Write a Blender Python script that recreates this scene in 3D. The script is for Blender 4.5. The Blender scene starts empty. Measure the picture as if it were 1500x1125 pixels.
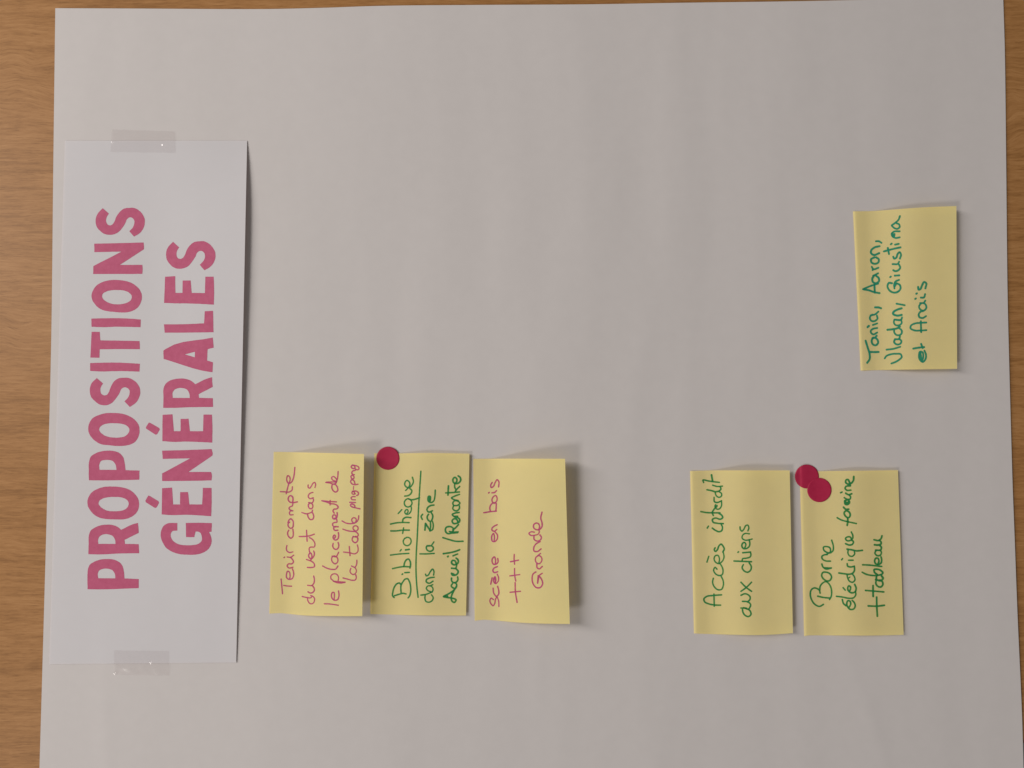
import bpy, bmesh, math, random
from mathutils import Vector, noise
from mathutils.geometry import delaunay_2d_cdt

scene = bpy.context.scene
random.seed(4)

# ------------------------------------------------------------------ camera
FPX = 1083.0            # focal length in photo pixels (photo is 1500 wide)
CAM_Z = 0.60
TILT = math.radians(2.0)
cam_data = bpy.data.cameras.new("camera")
cam_data.sensor_width = 36.0
cam_data.lens = 36.0 * FPX / 1500.0
cam_data.clip_start = 0.01
cam_data.clip_end = 50.0
cam = bpy.data.objects.new("camera", cam_data)
scene.collection.objects.link(cam)
cam.location = (0, 0, CAM_Z)
cam.rotation_euler = (TILT, 0, 0)
scene.camera = cam

# ------------------------------------------------------------------ light
world = bpy.data.worlds.new("World")
scene.world = world
world.use_nodes = True
bg = world.node_tree.nodes["Background"]
bg.inputs["Color"].default_value = (1.0, 0.945, 0.90, 1)
bg.inputs["Strength"].default_value = 0.205


def area_lamp(name, loc, sx, sy, energy, color):
    d = bpy.data.lights.new(name, 'AREA')
    d.shape = 'RECTANGLE'
    d.size, d.size_y = sx, sy
    d.energy = energy
    d.color = color
    o = bpy.data.objects.new(name, d)
    scene.collection.objects.link(o)
    o.location = loc
    direction = Vector((0, 0, 0)) - Vector(loc)
    o.rotation_euler = direction.to_track_quat('-Z', 'Y').to_euler()
    return o


area_lamp("room_lamp", (-2.05, 0.62, 1.78), 0.36, 1.9, 53.5, (1.0, 0.925, 0.86))
area_lamp("second_room_lamp", (-2.9, -2.6, 3.3), 0.8, 1.1, 70.0, (1.0, 0.925, 0.87))

scene.view_settings.view_transform = 'Standard'
scene.view_settings.look = 'None'
scene.view_settings.gamma = 1.0
scene.view_settings.use_curve_mapping = False
scene.view_settings.exposure = 0.06
scene.render.engine = 'CYCLES'

# ------------------------------------------------------------------ geometry helpers
CT, ST = math.cos(TILT), math.sin(TILT)


def unproj(px, py, z):
    """photo pixel -> world point at height z"""
    x, y, w = (px - 750.0) / FPX, -(py - 562.5) / FPX, -1.0
    dy, dz = y * CT - w * ST, y * ST + w * CT
    t = (z - CAM_Z) / dz
    return Vector((x * t, dy * t, z))


PAPER_BASE = 0.0011


def z_paper(x, y):
    """gentle waves of the big sheet, metres"""
    n = noise.noise(Vector((x * 8.0, y * 3.0, 0.3))) * 0.00105
    wx = x + 0.02 * noise.noise(Vector((x * 5, y * 6, 7.7)))
    m = 0.55 + 0.9 * max(0.0, noise.noise(Vector((x * 4 + 2, y * 4, 5.5))) + 0.2)
    n += noise.noise(Vector((wx * 29.0 + 3, y * 6.5, 1.7))) * 0.00060 * m
    n += noise.noise(Vector((wx * 58.0 + 9, y * 13.0, 4.1))) * 0.00013 * m
    n += noise.noise(Vector((x * 30.0 + 1, y * 34.0, 8.1))) * 0.000075
    r = max(0.0, (x - 0.33) / 0.08)
    n += 0.0006 * min(r, 1.6) ** 2
    # top edge lifts in the middle
    t = max(0.0, (y - 0.25) / 0.09)
    n += 0.0012 * min(t, 1.2) ** 2 * math.exp(-((x + 0.0) / 0.16) ** 2)
    # two soft folds near the bottom of the sheet
    for (fx, fy, ang, ln) in ((-0.325, -0.26, 1.62, 0.07), (0.285, -0.245, 1.9, 0.055), (0.02, -0.205, 1.5, 0.04)):
        dx, dy = x - fx, y - fy
        a = dx * math.cos(ang) + dy * math.sin(ang)
        b = -dx * math.sin(ang) + dy * math.cos(ang)
        n += 0.00022 * math.exp(-(a / ln) ** 2) * math.exp(-(b / 0.007) ** 2)
    a = PAPER_BASE + n
    return 0.0003 + 0.5 * (a + math.sqrt(a * a + 0.0005 ** 2))      # never sinks into the board


def on_sheet(px, py, lift=0.0):
    z = PAPER_BASE
    for _ in range(3):
        p = unproj(px, py, z + lift)
        z = z_paper(p.x, p.y)
    return unproj(px, py, z + lift)


def smooth(a, b, t):
    t = max(0.0, min(1.0, (t - a) / (b - a)))
    return t * t * (3 - 2 * t)


def poly_eval(pts, t):
    """point at fraction t of x-range along a polyline, smoothed"""
    n = len(pts) - 1
    x0, x1 = pts[0][0], pts[-1][0]
    x = x0 + (x1 - x0) * t
    for k in range(n):
        if x <= pts[k + 1][0] or k == n - 1:
            a, b = pts[k], pts[k + 1]
            f = (x - a[0]) / (b[0] - a[0])
            ma = (pts[k + 1][1] - pts[max(k - 1, 0)][1]) / (pts[k + 1][0] - pts[max(k - 1, 0)][0])
            e = pts[min(k + 2, n)]
            mb = (e[1] - a[1]) / (e[0] - a[0])
            d = b[0] - a[0]
            y = ((2 * f**3 - 3 * f**2 + 1) * a[1] + (f**3 - 2 * f**2 + f) * d * ma
                 + (-2 * f**3 + 3 * f**2) * b[1] + (f**3 - f**2) * d * mb)
            return (x, y)


def catmull(pts, per=6, closed=False):
    """smooth curve through pts; a third element marks a sharp corner"""
    n = len(pts)
    P = [Vector((p[0], p[1])) for p in pts]
    corner = [len(p) > 2 for p in pts]
    out = []
    segs = n if closed else n - 1
    for i in range(segs):
        j = (i + 1) % n
        p1, p2 = P[i], P[j]
        h = (i - 1) % n if closed else max(i - 1, 0)
        k = (j + 1) % n if closed else min(j + 1, n - 1)
        d = (p2 - p1).length
        def tang(a, b, c, cflag):
            if cflag:
                return None
            l1, l2 = (b - a).length, (c - b).length
            if l1 < 1e-6 or l2 < 1e-6:
                return None
            v = (b - a) / l1 * (l2 / (l1 + l2)) + (c - b) / l2 * (l1 / (l1 + l2))
            return v
        m1 = tang(P[h], p1, p2, corner[i])
        m2 = tang(p1, p2, P[k], corner[j])
        chord = (p2 - p1)
        m1 = chord if m1 is None else m1 * d
        m2 = chord if m2 is None else m2 * d
        for s in range(per):
            f = s / per
            q = ((2 * f**3 - 3 * f**2 + 1) * p1 + (f**3 - 2 * f**2 + f) * m1
                 + (-2 * f**3 + 3 * f**2) * p2 + (f**3 - f**2) * m2)
            out.append(q)
    if not closed:
        out.append(P[-1])
    return out


def link_mesh(name, verts, faces, mat, parent=None, smooth_shade=True):
    me = bpy.data.meshes.new(name)
    me.from_pydata([tuple(v) for v in verts], [], faces)
    me.materials.append(mat)
    if smooth_shade:
        me.polygons.foreach_set("use_smooth", [True] * len(me.polygons))
    me.update()
    o = bpy.data.objects.new(name, me)
    scene.collection.objects.link(o)
    if parent is not None:
        o.parent = parent
    return o


def tag(o, label=None, cat=None, group=None, kind=None):
    if label: o["label"] = label
    if cat: o["category"] = cat
    if group: o["group"] = group
    if kind: o["kind"] = kind
    return o


def grid(nu, nv, f):
    verts = [f(i / nu, j / nv) for j in range(nv + 1) for i in range(nu + 1)]
    faces = []
    w = nu + 1
    for j in range(nv):
        for i in range(nu):
            a = j * w + i
            faces.append((a + w, a + w + 1, a + 1, a))
    return verts, faces


def thicken(o, t):
    m = o.modifiers.new("thickness", 'SOLIDIFY')
    m.thickness = t
    m.offset = -1.0


# ------------------------------------------------------------------ materials
def new_mat(name):
    m = bpy.data.materials.new(name)
    m.use_nodes = True
    nt = m.node_tree
    b = nt.nodes["Principled BSDF"]
    return m, nt, b


def noise_node(nt, scale, detail=4.0, rough=0.6, mapping=None, distortion=0.0):
    tc = nt.nodes.new("ShaderNodeTexCoord")
    n = nt.nodes.new("ShaderNodeTexNoise")
    n.inputs["Scale"].default_value = scale
    n.inputs["Detail"].default_value = detail
    n.inputs["Roughness"].default_value = rough
    n.inputs["Distortion"].default_value = distortion
    if mapping:
        mp = nt.nodes.new("ShaderNodeMapping")
        mp.inputs["Scale"].default_value = mapping
        nt.links.new(tc.outputs["Object"], mp.inputs["Vector"])
        nt.links.new(mp.outputs["Vector"], n.inputs["Vector"])
    else:
        nt.links.new(tc.outputs["Object"], n.inputs["Vector"])
    return n


def ramp(nt, src, stops):
    r = nt.nodes.new("ShaderNodeValToRGB")
    e = r.color_ramp.elements
    while len(e) < len(stops):
        e.new(0.5)
    for k, (p, c) in enumerate(stops):
        e[k].position = p
        e[k].color = (*c, 1)
    nt.links.new(src, r.inputs["Fac"])
    return r


def paper_mat(name, color, var=0.03, bump=0.08, rough=0.75, transl=0.0, spec=0.25, glow=None):
    m, nt, b = new_mat(name)
    n = noise_node(nt, 95.0, 3.0, 0.6)
    lo = tuple(c * (1 - var) for c in color)
    hi = tuple(min(1, c * (1 + var)) for c in color)
    r = ramp(nt, n.outputs["Fac"], [(0.3, lo), (0.7, hi)])
    nt.links.new(r.outputs["Color"], b.inputs["Base Color"])
    b.inputs["Roughness"].default_value = rough
    b.inputs["Specular IOR Level"].default_value = spec
    fib = noise_node(nt, 900.0, 3.0, 0.7)
    bm = nt.nodes.new("ShaderNodeBump")
    bm.inputs["Strength"].default_value = bump
    bm.inputs["Distance"].default_value = 0.0002
    nt.links.new(fib.outputs["Fac"], bm.inputs["Height"])
    nt.links.new(bm.outputs["Normal"], b.inputs["Normal"])
    if transl > 0:
        tr = nt.nodes.new("ShaderNodeBsdfTranslucent")
        tr.inputs["Color"].default_value = (*glow, 1)
        mix = nt.nodes.new("ShaderNodeMixShader")
        mix.inputs[0].default_value = transl
        nt.links.new(b.outputs[0], mix.inputs[1])
        nt.links.new(tr.outputs[0], mix.inputs[2])
        nt.links.new(mix.outputs[0], nt.nodes["Material Output"].inputs["Surface"])
    return m


M_SHEET = paper_mat("flipchart_paper", (0.524, 0.507, 0.507), 0.012, 0.10)
M_TITLE = paper_mat("printer_paper", (0.612, 0.612, 0.642), 0.006, 0.05, 0.75, 0.14, 0.25, (0.75, 0.50, 0.42))
M_NOTE = paper_mat("yellow_note_paper", (0.875, 0.800, 0.400), 0.012, 0.05, 0.75, 0.36, 0.25, (0.95, 0.66, 0.05))


def ink_mat(name, color, tint, solid=0.62):
    m, nt, b = new_mat(name)
    n = noise_node(nt, 420.0, 3.0, 0.6)
    r = ramp(nt, n.outputs["Fac"], [(0.25, tuple(c * 0.86 for c in color)), (0.75, tuple(min(1, c * 1.14) for c in color))])
    nt.links.new(r.outputs["Color"], b.inputs["Base Color"])
    b.inputs["Roughness"].default_value = 0.6
    b.inputs["Specular IOR Level"].default_value = 0.2
    tr = nt.nodes.new("ShaderNodeBsdfTransparent")
    tr.inputs["Color"].default_value = (*tint, 1)
    n2 = noise_node(nt, 160.0, 2.0, 0.5)
    mr = nt.nodes.new("ShaderNodeMapRange")
    mr.inputs["From Min"].default_value = 0.3
    mr.inputs["From Max"].default_value = 0.7
    mr.inputs["To Min"].default_value = solid - 0.16
    mr.inputs["To Max"].default_value = solid + 0.16
    nt.links.new(n2.outputs["Fac"], mr.inputs["Value"])
    mix = nt.nodes.new("ShaderNodeMixShader")
    nt.links.new(mr.outputs[0], mix.inputs[0])
    nt.links.new(tr.outputs[0], mix.inputs[1])
    nt.links.new(b.outputs[0], mix.inputs[2])
    nt.links.new(mix.outputs[0], nt.nodes["Material Output"].inputs["Surface"])
    return m


M_PINK = ink_mat("pink_marker_ink", (0.50, 0.085, 0.225), (0.92, 0.52, 0.66))
M_GREEN = ink_mat("green_marker_ink", (0.020, 0.225, 0.068), (0.50, 0.86, 0.55), 0.70)
M_TEAL = ink_mat("teal_marker_ink", (0.018, 0.265, 0.165), (0.45, 0.90, 0.76), 0.74)

# printed pink lettering with the grain of a screen print
M_PRINT, nt, b = new_mat("printed_pink")
n = noise_node(nt, 240.0, 4.0, 0.7)
r = ramp(nt, n.outputs["Fac"], [(0.3, (0.395, 0.068, 0.148)), (0.7, (0.450, 0.090, 0.182))])
nt.links.new(r.outputs["Color"], b.inputs["Base Color"])
b.inputs["Roughness"].default_value = 0.6
b.inputs["Specular IOR Level"].default_value = 0.25

# gummed dot stickers
M_DOT, nt, b = new_mat("raspberry_sticker")
n = noise_node(nt, 180.0, 3.0, 0.6)
r = ramp(nt, n.outputs["Fac"], [(0.3, (0.350, 0.013, 0.054)), (0.7, (0.380, 0.019, 0.064))])
nt.links.new(r.outputs["Color"], b.inputs["Base Color"])
b.inputs["Roughness"].default_value = 0.5
b.inputs["Specular IOR Level"].default_value = 0.2

# adhesive tape: clear, faintly grey, glossy
M_TAPE, nt, b = new_mat("clear_tape")
tr = nt.nodes.new("ShaderNodeBsdfTransparent")
tr.inputs["Color"].default_value = (0.992, 0.984, 0.984, 1)
gl = nt.nodes.new("ShaderNodeBsdfGlossy")
gl.inputs["Roughness"].default_value = 0.12
df = nt.nodes.new("ShaderNodeBsdfDiffuse")
df.inputs["Color"].default_value = (0.52, 0.50, 0.505, 1)
m1 = nt.nodes.new("ShaderNodeMixShader")
m1.inputs[0].default_value = 0.032
m2 = nt.nodes.new("ShaderNodeMixShader")
nt.links.new(tr.outputs[0], m1.inputs[1])
nt.links.new(df.outputs[0], m1.inputs[2])
m2.inputs[0].default_value = 0.035
nt.links.new(m1.outputs[0], m2.inputs[1])
nt.links.new(gl.outputs[0], m2.inputs[2])
nt.links.new(m2.outputs[0], nt.nodes["Material Output"].inputs["Surface"])


def wood_mat(name):
    m, nt, b = new_mat(name)
    N, L = nt.nodes, nt.links
    tc = N.new("ShaderNodeTexCoord")
    wn = noise_node(nt, 13.0, 2.0, 0.5)                      # local swirl of the grain
    msk = noise_node(nt, 1.0, 1.0, 0.5, (5.0, 6.0, 1.0))
    mm = N.new("ShaderNodeMapRange"); mm.interpolation_type = 'SMOOTHSTEP'
    mm.inputs["From Min"].default_value = 0.52; mm.inputs["From Max"].default_value = 0.66
    mm.inputs["To Min"].default_value = 0.0035; mm.inputs["To Max"].default_value = 0.055
    L.new(msk.outputs["Fac"], mm.inputs["Value"])
    w0 = N.new("ShaderNodeMath"); w0.operation = 'SUBTRACT'; w0.inputs[1].default_value = 0.5
    L.new(wn.outputs["Fac"], w0.inputs[0])
    w1 = N.new("ShaderNodeMath"); w1.operation = 'MULTIPLY'
    L.new(w0.outputs[0], w1.inputs[0]); L.new(mm.outputs[0], w1.inputs[1])
    cb = N.new("ShaderNodeCombineXYZ"); L.new(w1.outputs[0], cb.inputs["Y"])
    va = N.new("ShaderNodeVectorMath"); va.operation = 'ADD'
    L.new(tc.outputs["Object"], va.inputs[0]); L.new(cb.outputs[0], va.inputs[1])
    def grain(sx, sy, detail, rough):
        mp = N.new("ShaderNodeMapping"); mp.inputs["Scale"].default_value = (sx, sy, 1.0)
        L.new(va.outputs[0], mp.inputs["Vector"])
        n_ = N.new("ShaderNodeTexNoise")
        n_.inputs["Scale"].default_value = 1.0
        n_.inputs["Detail"].default_value = detail
        n_.inputs["Roughness"].default_value = rough
        L.new(mp.outputs["Vector"], n_.inputs["Vector"])
        return n_
    ring = grain(7.0, 95.0, 2.0, 0.5)
    streak = grain(28.0, 300.0, 4.0, 0.65)                   # fine grain
    pore = grain(62.0, 560.0, 4.0, 0.75)                      # pores
    broad = noise_node(nt, 1.0, 2.0, 0.5, (4.0, 12.0, 1.0), 0.4)
    def add(a, fa, bsock, fb):
        m1 = N.new("ShaderNodeMath"); m1.operation = 'MULTIPLY'; m1.inputs[1].default_value = fa
        L.new(a, m1.inputs[0])
        m2 = N.new("ShaderNodeMath"); m2.operation = 'MULTIPLY_ADD'; m2.inputs[1].default_value = fb
        L.new(bsock, m2.inputs[0]); L.new(m1.outputs[0], m2.inputs[2])
        return m2.outputs[0]
    v = add(ring.outputs["Fac"], 0.20, streak.outputs["Fac"], 0.32)
    v = add(v, 1.0, pore.outputs["Fac"], 0.36)
    dash = grain(85.0, 1150.0, 2.0, 0.6)                     # short dark pore dashes
    dr = N.new("ShaderNodeMapRange")
    dr.inputs["From Min"].default_value = 0.56; dr.inputs["From Max"].default_value = 0.68
    L.new(dash.outputs["Fac"], dr.inputs["Value"])
    v = add(v, 1.0, dr.outputs[0], -0.10)
    v = add(v, 1.0, broad.outputs["Fac"], 0.12)
    r = ramp(nt, v, [(0.38, (0.218, 0.100, 0.029)), (0.50, (0.310, 0.151, 0.050)), (0.62, (0.380, 0.198, 0.076))])
    L.new(r.outputs["Color"], b.inputs["Base Color"])
    b.inputs["Roughness"].default_value = 0.48
    b.inputs["Specular IOR Level"].default_value = 0.22
    bm = N.new("ShaderNodeBump")
    bm.inputs["Strength"].default_value = 0.12
    bm.inputs["Distance"].default_value = 0.0003
    L.new(v, bm.inputs["Height"])
    L.new(bm.outputs["Normal"], b.inputs["Normal"])
    return m


M_WOOD = wood_mat("oak_veneer")
M_EDGE, nt, b = new_mat("veneer_edge")
n = noise_node(nt, 60.0, 3.0, 0.6)
r = ramp(nt, n.outputs["Fac"], [(0.3, (0.20, 0.055, 0.025)), (0.7, (0.26, 0.08, 0.035))])
nt.links.new(r.outputs["Color"], b.inputs["Base Color"])
b.inputs["Roughness"].default_value = 0.5
M_FLOOR = paper_mat("grey_floor", (0.16, 0.15, 0.145), 0.1, 0.2, 0.8)

# ------------------------------------------------------------------ setting: wooden surface
TH = 0.022
cpx = [(1575, 900), (1572, 955), (1558, 1005), (1532, 1048), (1500, 1083), (1455, 1112), (1400, 1134), (1330, 1146)]   # rounded corner of the board
crn = [unproj(x, y, 0) for x, y in cpx]
outline = [Vector((-0.8, 0.6, 0)), Vector((crn[0].x, 0.6, 0))] + crn + [Vector((-0.8, crn[-1].y - 0.03, 0))]
nn = len(outline)
bm_v = outline + [c - Vector((0, 0, TH)) for c in outline]
bm_f = [tuple(range(nn - 1, -1, -1)), tuple(range(nn, 2 * nn))]
bm_f += [(i, (i + 1) % nn, nn + (i + 1) % nn, nn + i) for i in range(nn)]
tabletop = link_mesh("tabletop", bm_v, bm_f, M_WOOD, None, False)
tag(tabletop, kind="structure")
ev, ef = [], []
for i, c in enumerate(crn):
    t = (crn[min(i + 1, len(crn) - 1)] - crn[max(i - 1, 0)]).normalized()
    o_ = Vector((-t.y, t.x, 0))
    o_ = o_ if o_.x > 0 else -o_
    for (k, z) in ((0.0002, -0.0006), (0.0034, -0.0016), (0.0038, -TH + 0.002), (0.0002, -TH + 0.001)):
        ev.append(c + o_ * k + Vector((0, 0, z)))
for i in range(len(crn) - 1):
    for k in range(3):
        a_ = i * 4 + k
        ef.append((a_, a_ + 1, a_ + 5, a_ + 4))
link_mesh("edge_band", ev, ef, M_EDGE, tabletop, True)
fl = [Vector((-6, -6, -0.74)), Vector((6, -6, -0.74)), Vector((6, 6, -0.74)), Vector((-6, 6, -0.74))]
floor = link_mesh("floor", fl, [(0, 1, 2, 3)], M_FLOOR, None, False)
tag(floor, kind="structure")

# ------------------------------------------------------------------ flipchart sheet
TOP = [(81, 12), (200, 12.5), (380, 13.3), (470, 11.5), (560, 8.5), (700, 7.2), (860, 6.3), (1000, 4.0), (1150, 2.0), (1300, -1.0), (1469.5, -4)]
LEFT = [(12, 81), (250, 78), (500, 75), (750, 68.5), (1000, 61.5), (1125, 57.8), (1235, 54.5)]
RIGHT = [(-4, 1469.5), (80, 1472), (250, 1474), (400, 1475.5), (480, 1477), (700, 1483), (780, 1486), (900, 1490.5), (1045, 1497), (1125, 1499.3), (1235, 1503)]


def sheet_px(u, v):
    xt, yt = poly_eval(TOP, u)
    yl, xl = poly_eval(LEFT, v)
    yr, xr = poly_eval(RIGHT, v)
    xb, yb = 54.5 + (1503 - 54.5) * u, 1235.0
    # Coons patch between the four edges
    x = (1 - v) * xt + v * xb + (1 - u) * xl + u * xr - ((1 - u) * (1 - v) * 81 + u * (1 - v) * 1469.5 + (1 - u) * v * 54.5 + u * v * 1503)
    y = (1 - v) * yt + v * yb + (1 - u) * yl + u * yr - ((1 - u) * (1 - v) * 12 + u * (1 - v) * -4 + (1 - u) * v * 1235 + u * v * 1235)
    return x, y


vs, fs = grid(300, 250, lambda u, v: on_sheet(*sheet_px(u, v)))
sheet = link_mesh("flipchart_sheet", vs, fs, M_SHEET)
tag(sheet, "large white flipchart paper sheet lying under all the notes on the wooden surface", "paper sheet")

# ------------------------------------------------------------------ title sheet
TC = [(95, 206), (362, 206), (346, 970.5), (72, 973)]
LIFT = [(207, 0.0), (250, 2.4), (310, 4.2), (400, 4.3), (500, 3.7), (600, 2.9), (740, 1.9), (860, 1.25), (930, 0.75), (972, 0.35)]


def bilin(C, u, v):
    x = (1 - u) * (1 - v) * C[0][0] + u * (1 - v) * C[1][0] + u * v * C[2][0] + (1 - u) * v * C[3][0]
    y = (1 - u) * (1 - v) * C[0][1] + u * (1 - v) * C[1][1] + u * v * C[2][1] + (1 - u) * v * C[3][1]
    return x, y


def inv_bilin(C, px, py):
    u, v = 0.5, 0.5
    for _ in range(8):
        x, y = bilin(C, u, v)
        e = 1e-4
        xu, yu = bilin(C, u + e, v)
        xv, yv = bilin(C, u, v + e)
        a, c = (xu - x) / e, (yu - y) / e
        b_, d = (xv - x) / e, (yv - y) / e
        det = a * d - b_ * c
        rx, ry = px - x, py - y
        u += (d * rx - b_ * ry) / det
        v += (-c * rx + a * ry) / det
    return u, v


def title_h(u, v):
    y = 207 + 765 * max(0, min(1, v))
    lift = poly_eval(LIFT, (y - 207) / 765.0)[1] * 0.00085
    uu = max(0.0, min(1.0, u))
    return 0.00055 + lift * (0.75 * smooth(0.45, 1.05, uu) + 0.25 * uu ** 5) * 1.15 + 0.0002 * math.sin(3.0 * v + 1.0)**2 * (1 - uu)


def on_title(px, py, lift=0.0):
    u, v = inv_bilin(TC, px, py)
    return on_sheet(px, py, title_h(u, v) + lift)


vs, fs = grid(60, 150, lambda u, v: on_title(*bilin(TC, u, v)))
title = link_mesh("title_sheet", vs, fs, M_TITLE)
tag(title, "white strip printed with big pink capitals, taped along the sheet's left edge", "title strip")

Z = 11.25
C = 1
LETTERS = [
 # PROPOSITIONS
 ((120, 770), [[(92,1048,C),(260,1050),(935,1030,C),(937,880,C),(700,870,C),(690,750),(660,650),(590,585),(500,555),(410,550),(300,560),(200,595),(130,645),(98,720),(92,800)],
   [(268,868,C),(550,868,C),(540,790),(500,735),(400,708),(320,720),(272,755),(262,800)]]),
 ((120, 770), [[(105,470,C),(300,475),(600,460),(943,455,C),(935,305,C),(710,300,C),(702,235,C),(935,120,C),(932,40),(922,-44,C),(890,-38),(645,68,C),(590,22),(500,-12),(420,-17),(300,-3),(210,33),(140,88),(115,160),(110,300)],
   [(270,300,C),(553,300,C),(545,230),(510,175),(440,145),(350,145),(290,180),(265,240)]]),
 ((120, 680), [[(90,640),(105,550),(160,465),(260,405),(380,372),(500,368),(650,380),(770,415),(870,490),(925,570),(942,650),(930,740),(880,820),(790,880),(690,908),(560,910),(420,905),(300,885),(200,830),(130,750),(98,690)],
   [(272,650),(285,605),(340,568),(430,545),(540,540),(650,548),(730,580),(770,640),(755,700),(700,750),(620,770),(520,775),(430,768),(350,735),(295,690)]]),
 ((120, 590), [[(115,1277,C),(330,1280),(945,1267,C),(948,1117,C),(718,1110,C),(705,1000),(680,900),(620,830),(540,798),(440,788),(320,800),(210,840),(145,890),(120,960),(112,1100)],
   [(290,1105,C),(568,1105,C),(558,1030),(520,970),(460,945),(390,943),(310,965),(288,1010),(284,1050)]]),
 ((120, 590), [[(103,430),(120,340),(175,255),(270,205),(390,172),(520,168),(660,180),(780,220),(880,290),(935,370),(950,450),(930,560),(880,640),(790,690),(690,710),(560,710),(430,698),(320,685),(220,630),(150,560),(112,490)],
   [(285,450),(297,400),(350,362),(440,340),(550,338),(660,348),(740,380),(783,440),(765,500),(710,550),(620,572),(520,573),(430,560),(350,525),(300,480)]]),
 ((120, 500), [[(245,605,C),(348,695,C),(310,760),(305,830),(330,875),(370,890),(410,880),(440,840),(480,740),(530,660),(590,615),(690,600),(770,603),(850,640),(915,700),(955,780),(960,860),(940,930),(900,1000),(790,1082,C),(700,990,C),(755,930),(785,860),(780,800),(740,765),(690,760),(650,785),(620,850),(560,940),(510,1000),(450,1040),(370,1055),(290,1040),(220,990),(160,930),(132,850),(132,770),(160,690)]]),
 ((120, 500), [[(135,358,C),(330,352),(540,350),(760,358),(955,370,C),(948,500,C),(750,492),(520,492),(330,497),(135,488,C)]]),
 ((120, 500), [[(160,-157,C),(293,-157,C),(303,-15,C),(600,-12),(950,-5,C),(955,130,C),(600,128),(293,132,C),(288,270,C),(138,268,C)]]),
 ((120, 400), [[(155,750,C),(350,745),(560,743),(760,750),(970,765,C),(965,892,C),(780,888),(560,885),(350,892),(158,885,C)]]),
 ((120, 400), [[(157,370),(180,290),(230,215),(320,155),(430,122),(550,112),(690,125),(800,155),(890,210),(955,280),(988,370),(975,470),(935,550),(860,610),(770,642),(660,650),(530,640),(400,625),(300,590),(220,520),(170,440)],
   [(332,390),(345,340),(400,305),(480,285),(590,280),(700,290),(780,325),(820,380),(808,440),(750,485),(660,510),(560,515),(470,500),(390,462),(345,420)]]),
 ((120, 300), [[(203,640,C),(600,632),(1015,620,C),(1022,700),(1020,735,C),(625,990,C),(995,990,C),(1000,1060),(995,1138,C),(600,1140),(185,1140,C),(187,1010,C),(650,772,C),(400,776),(205,780,C)]]),
 ((120, 300), [[(343,55,C),(443,145,C),(405,210),(400,280),(425,325),(460,338),(500,325),(530,285),(570,190),(630,110),(690,65),(780,50),(850,50),(930,85),(990,145),(1030,220),(1035,310),(1015,380),(970,450),(860,525,C),(780,435,C),(840,370),(862,310),(860,250),(825,212),(780,208),(745,235),(710,310),(650,400),(600,450),(540,482),(450,495),(370,480),(300,430),(245,365),(226,290),(230,215),(260,145)]]),
 # GENERALES
 ((225, 720), [[(390,520,C),(390,645,C),(310,655),(285,690),(283,740),(310,800),(370,850),(450,878),(560,885),(660,880),(740,860),(790,810),(795,750),(775,690),(735,662),(690,662,C),(670,752,C),(535,752,C),(530,518,C),(740,515),(960,520,C),(955,660,C),(915,668,C),(945,740),(957,810),(940,890),(890,960),(800,1015),(690,1040),(560,1042),(420,1030),(300,990),(210,930),(150,840),(115,730),(130,630),(170,560),(230,525),(300,517)]]),
 ((225, 720), [[(140,-55,C),(305,-65,C),(322,213,C),(435,213,C),(437,10,C),(567,8,C),(590,213,C),(800,213,C),(812,-60,C),(955,-60,C),(957,170),(950,408,C),(740,393),(540,383),(330,390),(133,378,C)]]),
 ((225, 610), [[(140,565,C),(500,555),(955,537,C),(972,600),(970,645,C),(575,915,C),(945,915,C),(960,960),(955,1055,C),(550,1062),(140,1065,C),(140,940,C),(600,692,C),(400,695),(150,700,C)]]),
 ((225, 610), [[(147,-26,C),(310,-36,C),(335,243,C),(443,243,C),(445,42,C),(575,38,C),(598,243,C),(815,243,C),(822,-30,C),(962,-30,C),(970,200),(966,432,C),(760,422),(540,415),(330,420),(143,408,C)]]),
 ((225, 525), [[(158,815,C),(350,815),(600,805),(980,800,C),(975,655,C),(748,650,C),(742,590,C),(975,470,C),(968,400),(963,310,C),(920,320),(685,425,C),(620,370),(540,340),(460,330),(360,340),(260,370),(190,430),(165,490),(162,640)],
   [(315,650,C),(595,652,C),(588,580),(550,515),(480,490),(400,492),(340,520),(312,570)]]),
 ((225, 440), [[(160,830,C),(200,800),(975,612,C),(990,780,C),(890,805,C),(882,990,C),(978,1020,C),(970,1183,C),(920,1178),(250,990),(165,965,C)],
   [(515,890,C),(680,848,C),(678,938,C)]]),
 ((225, 440), [[(170,395,C),(500,392),(832,378,C),(842,178,C),(980,172,C),(988,525,C),(700,530),(182,532,C)]]),
 ((225, 345), [[(190,680,C),(355,670,C),(360,945,C),(475,945,C),(478,742,C),(610,740,C),(628,945,C),(845,948,C),(852,678,C),(990,678,C),(998,900),(993,1139,C),(760,1127),(550,1119),(350,1118),(172,1110,C)]]),
 ((225, 345), [[(320,103,C),(420,195,C),(385,255),(378,330),(400,372),(440,385),(480,370),(510,330),(550,230),(610,150),(670,108),(750,95),(840,97),(920,140),(975,200),(1015,280),(1020,350),(1000,425),(955,495),(840,575,C),(760,483,C),(815,425),(845,355),(838,295),(800,258),(760,255),(720,280),(690,345),(630,435),(580,495),(510,535),(420,548),(340,530),(270,475),(220,400),(205,325),(212,250),(250,175)]]),
]
ACCENTS = {13: [(217.2,725.8),(219.5,726.6),(232.2,734.2),(233.0,736.6),(229.4,743.2),(227.0,744.2),(213.4,735.6),(212.9,733.4)],
           15: [(218.0,618.9),(220.4,619.6),(233.2,627.0),(234.0,629.4),(230.2,636.0),(228.0,636.9),(214.2,628.0),(213.5,626.0)]}


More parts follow.
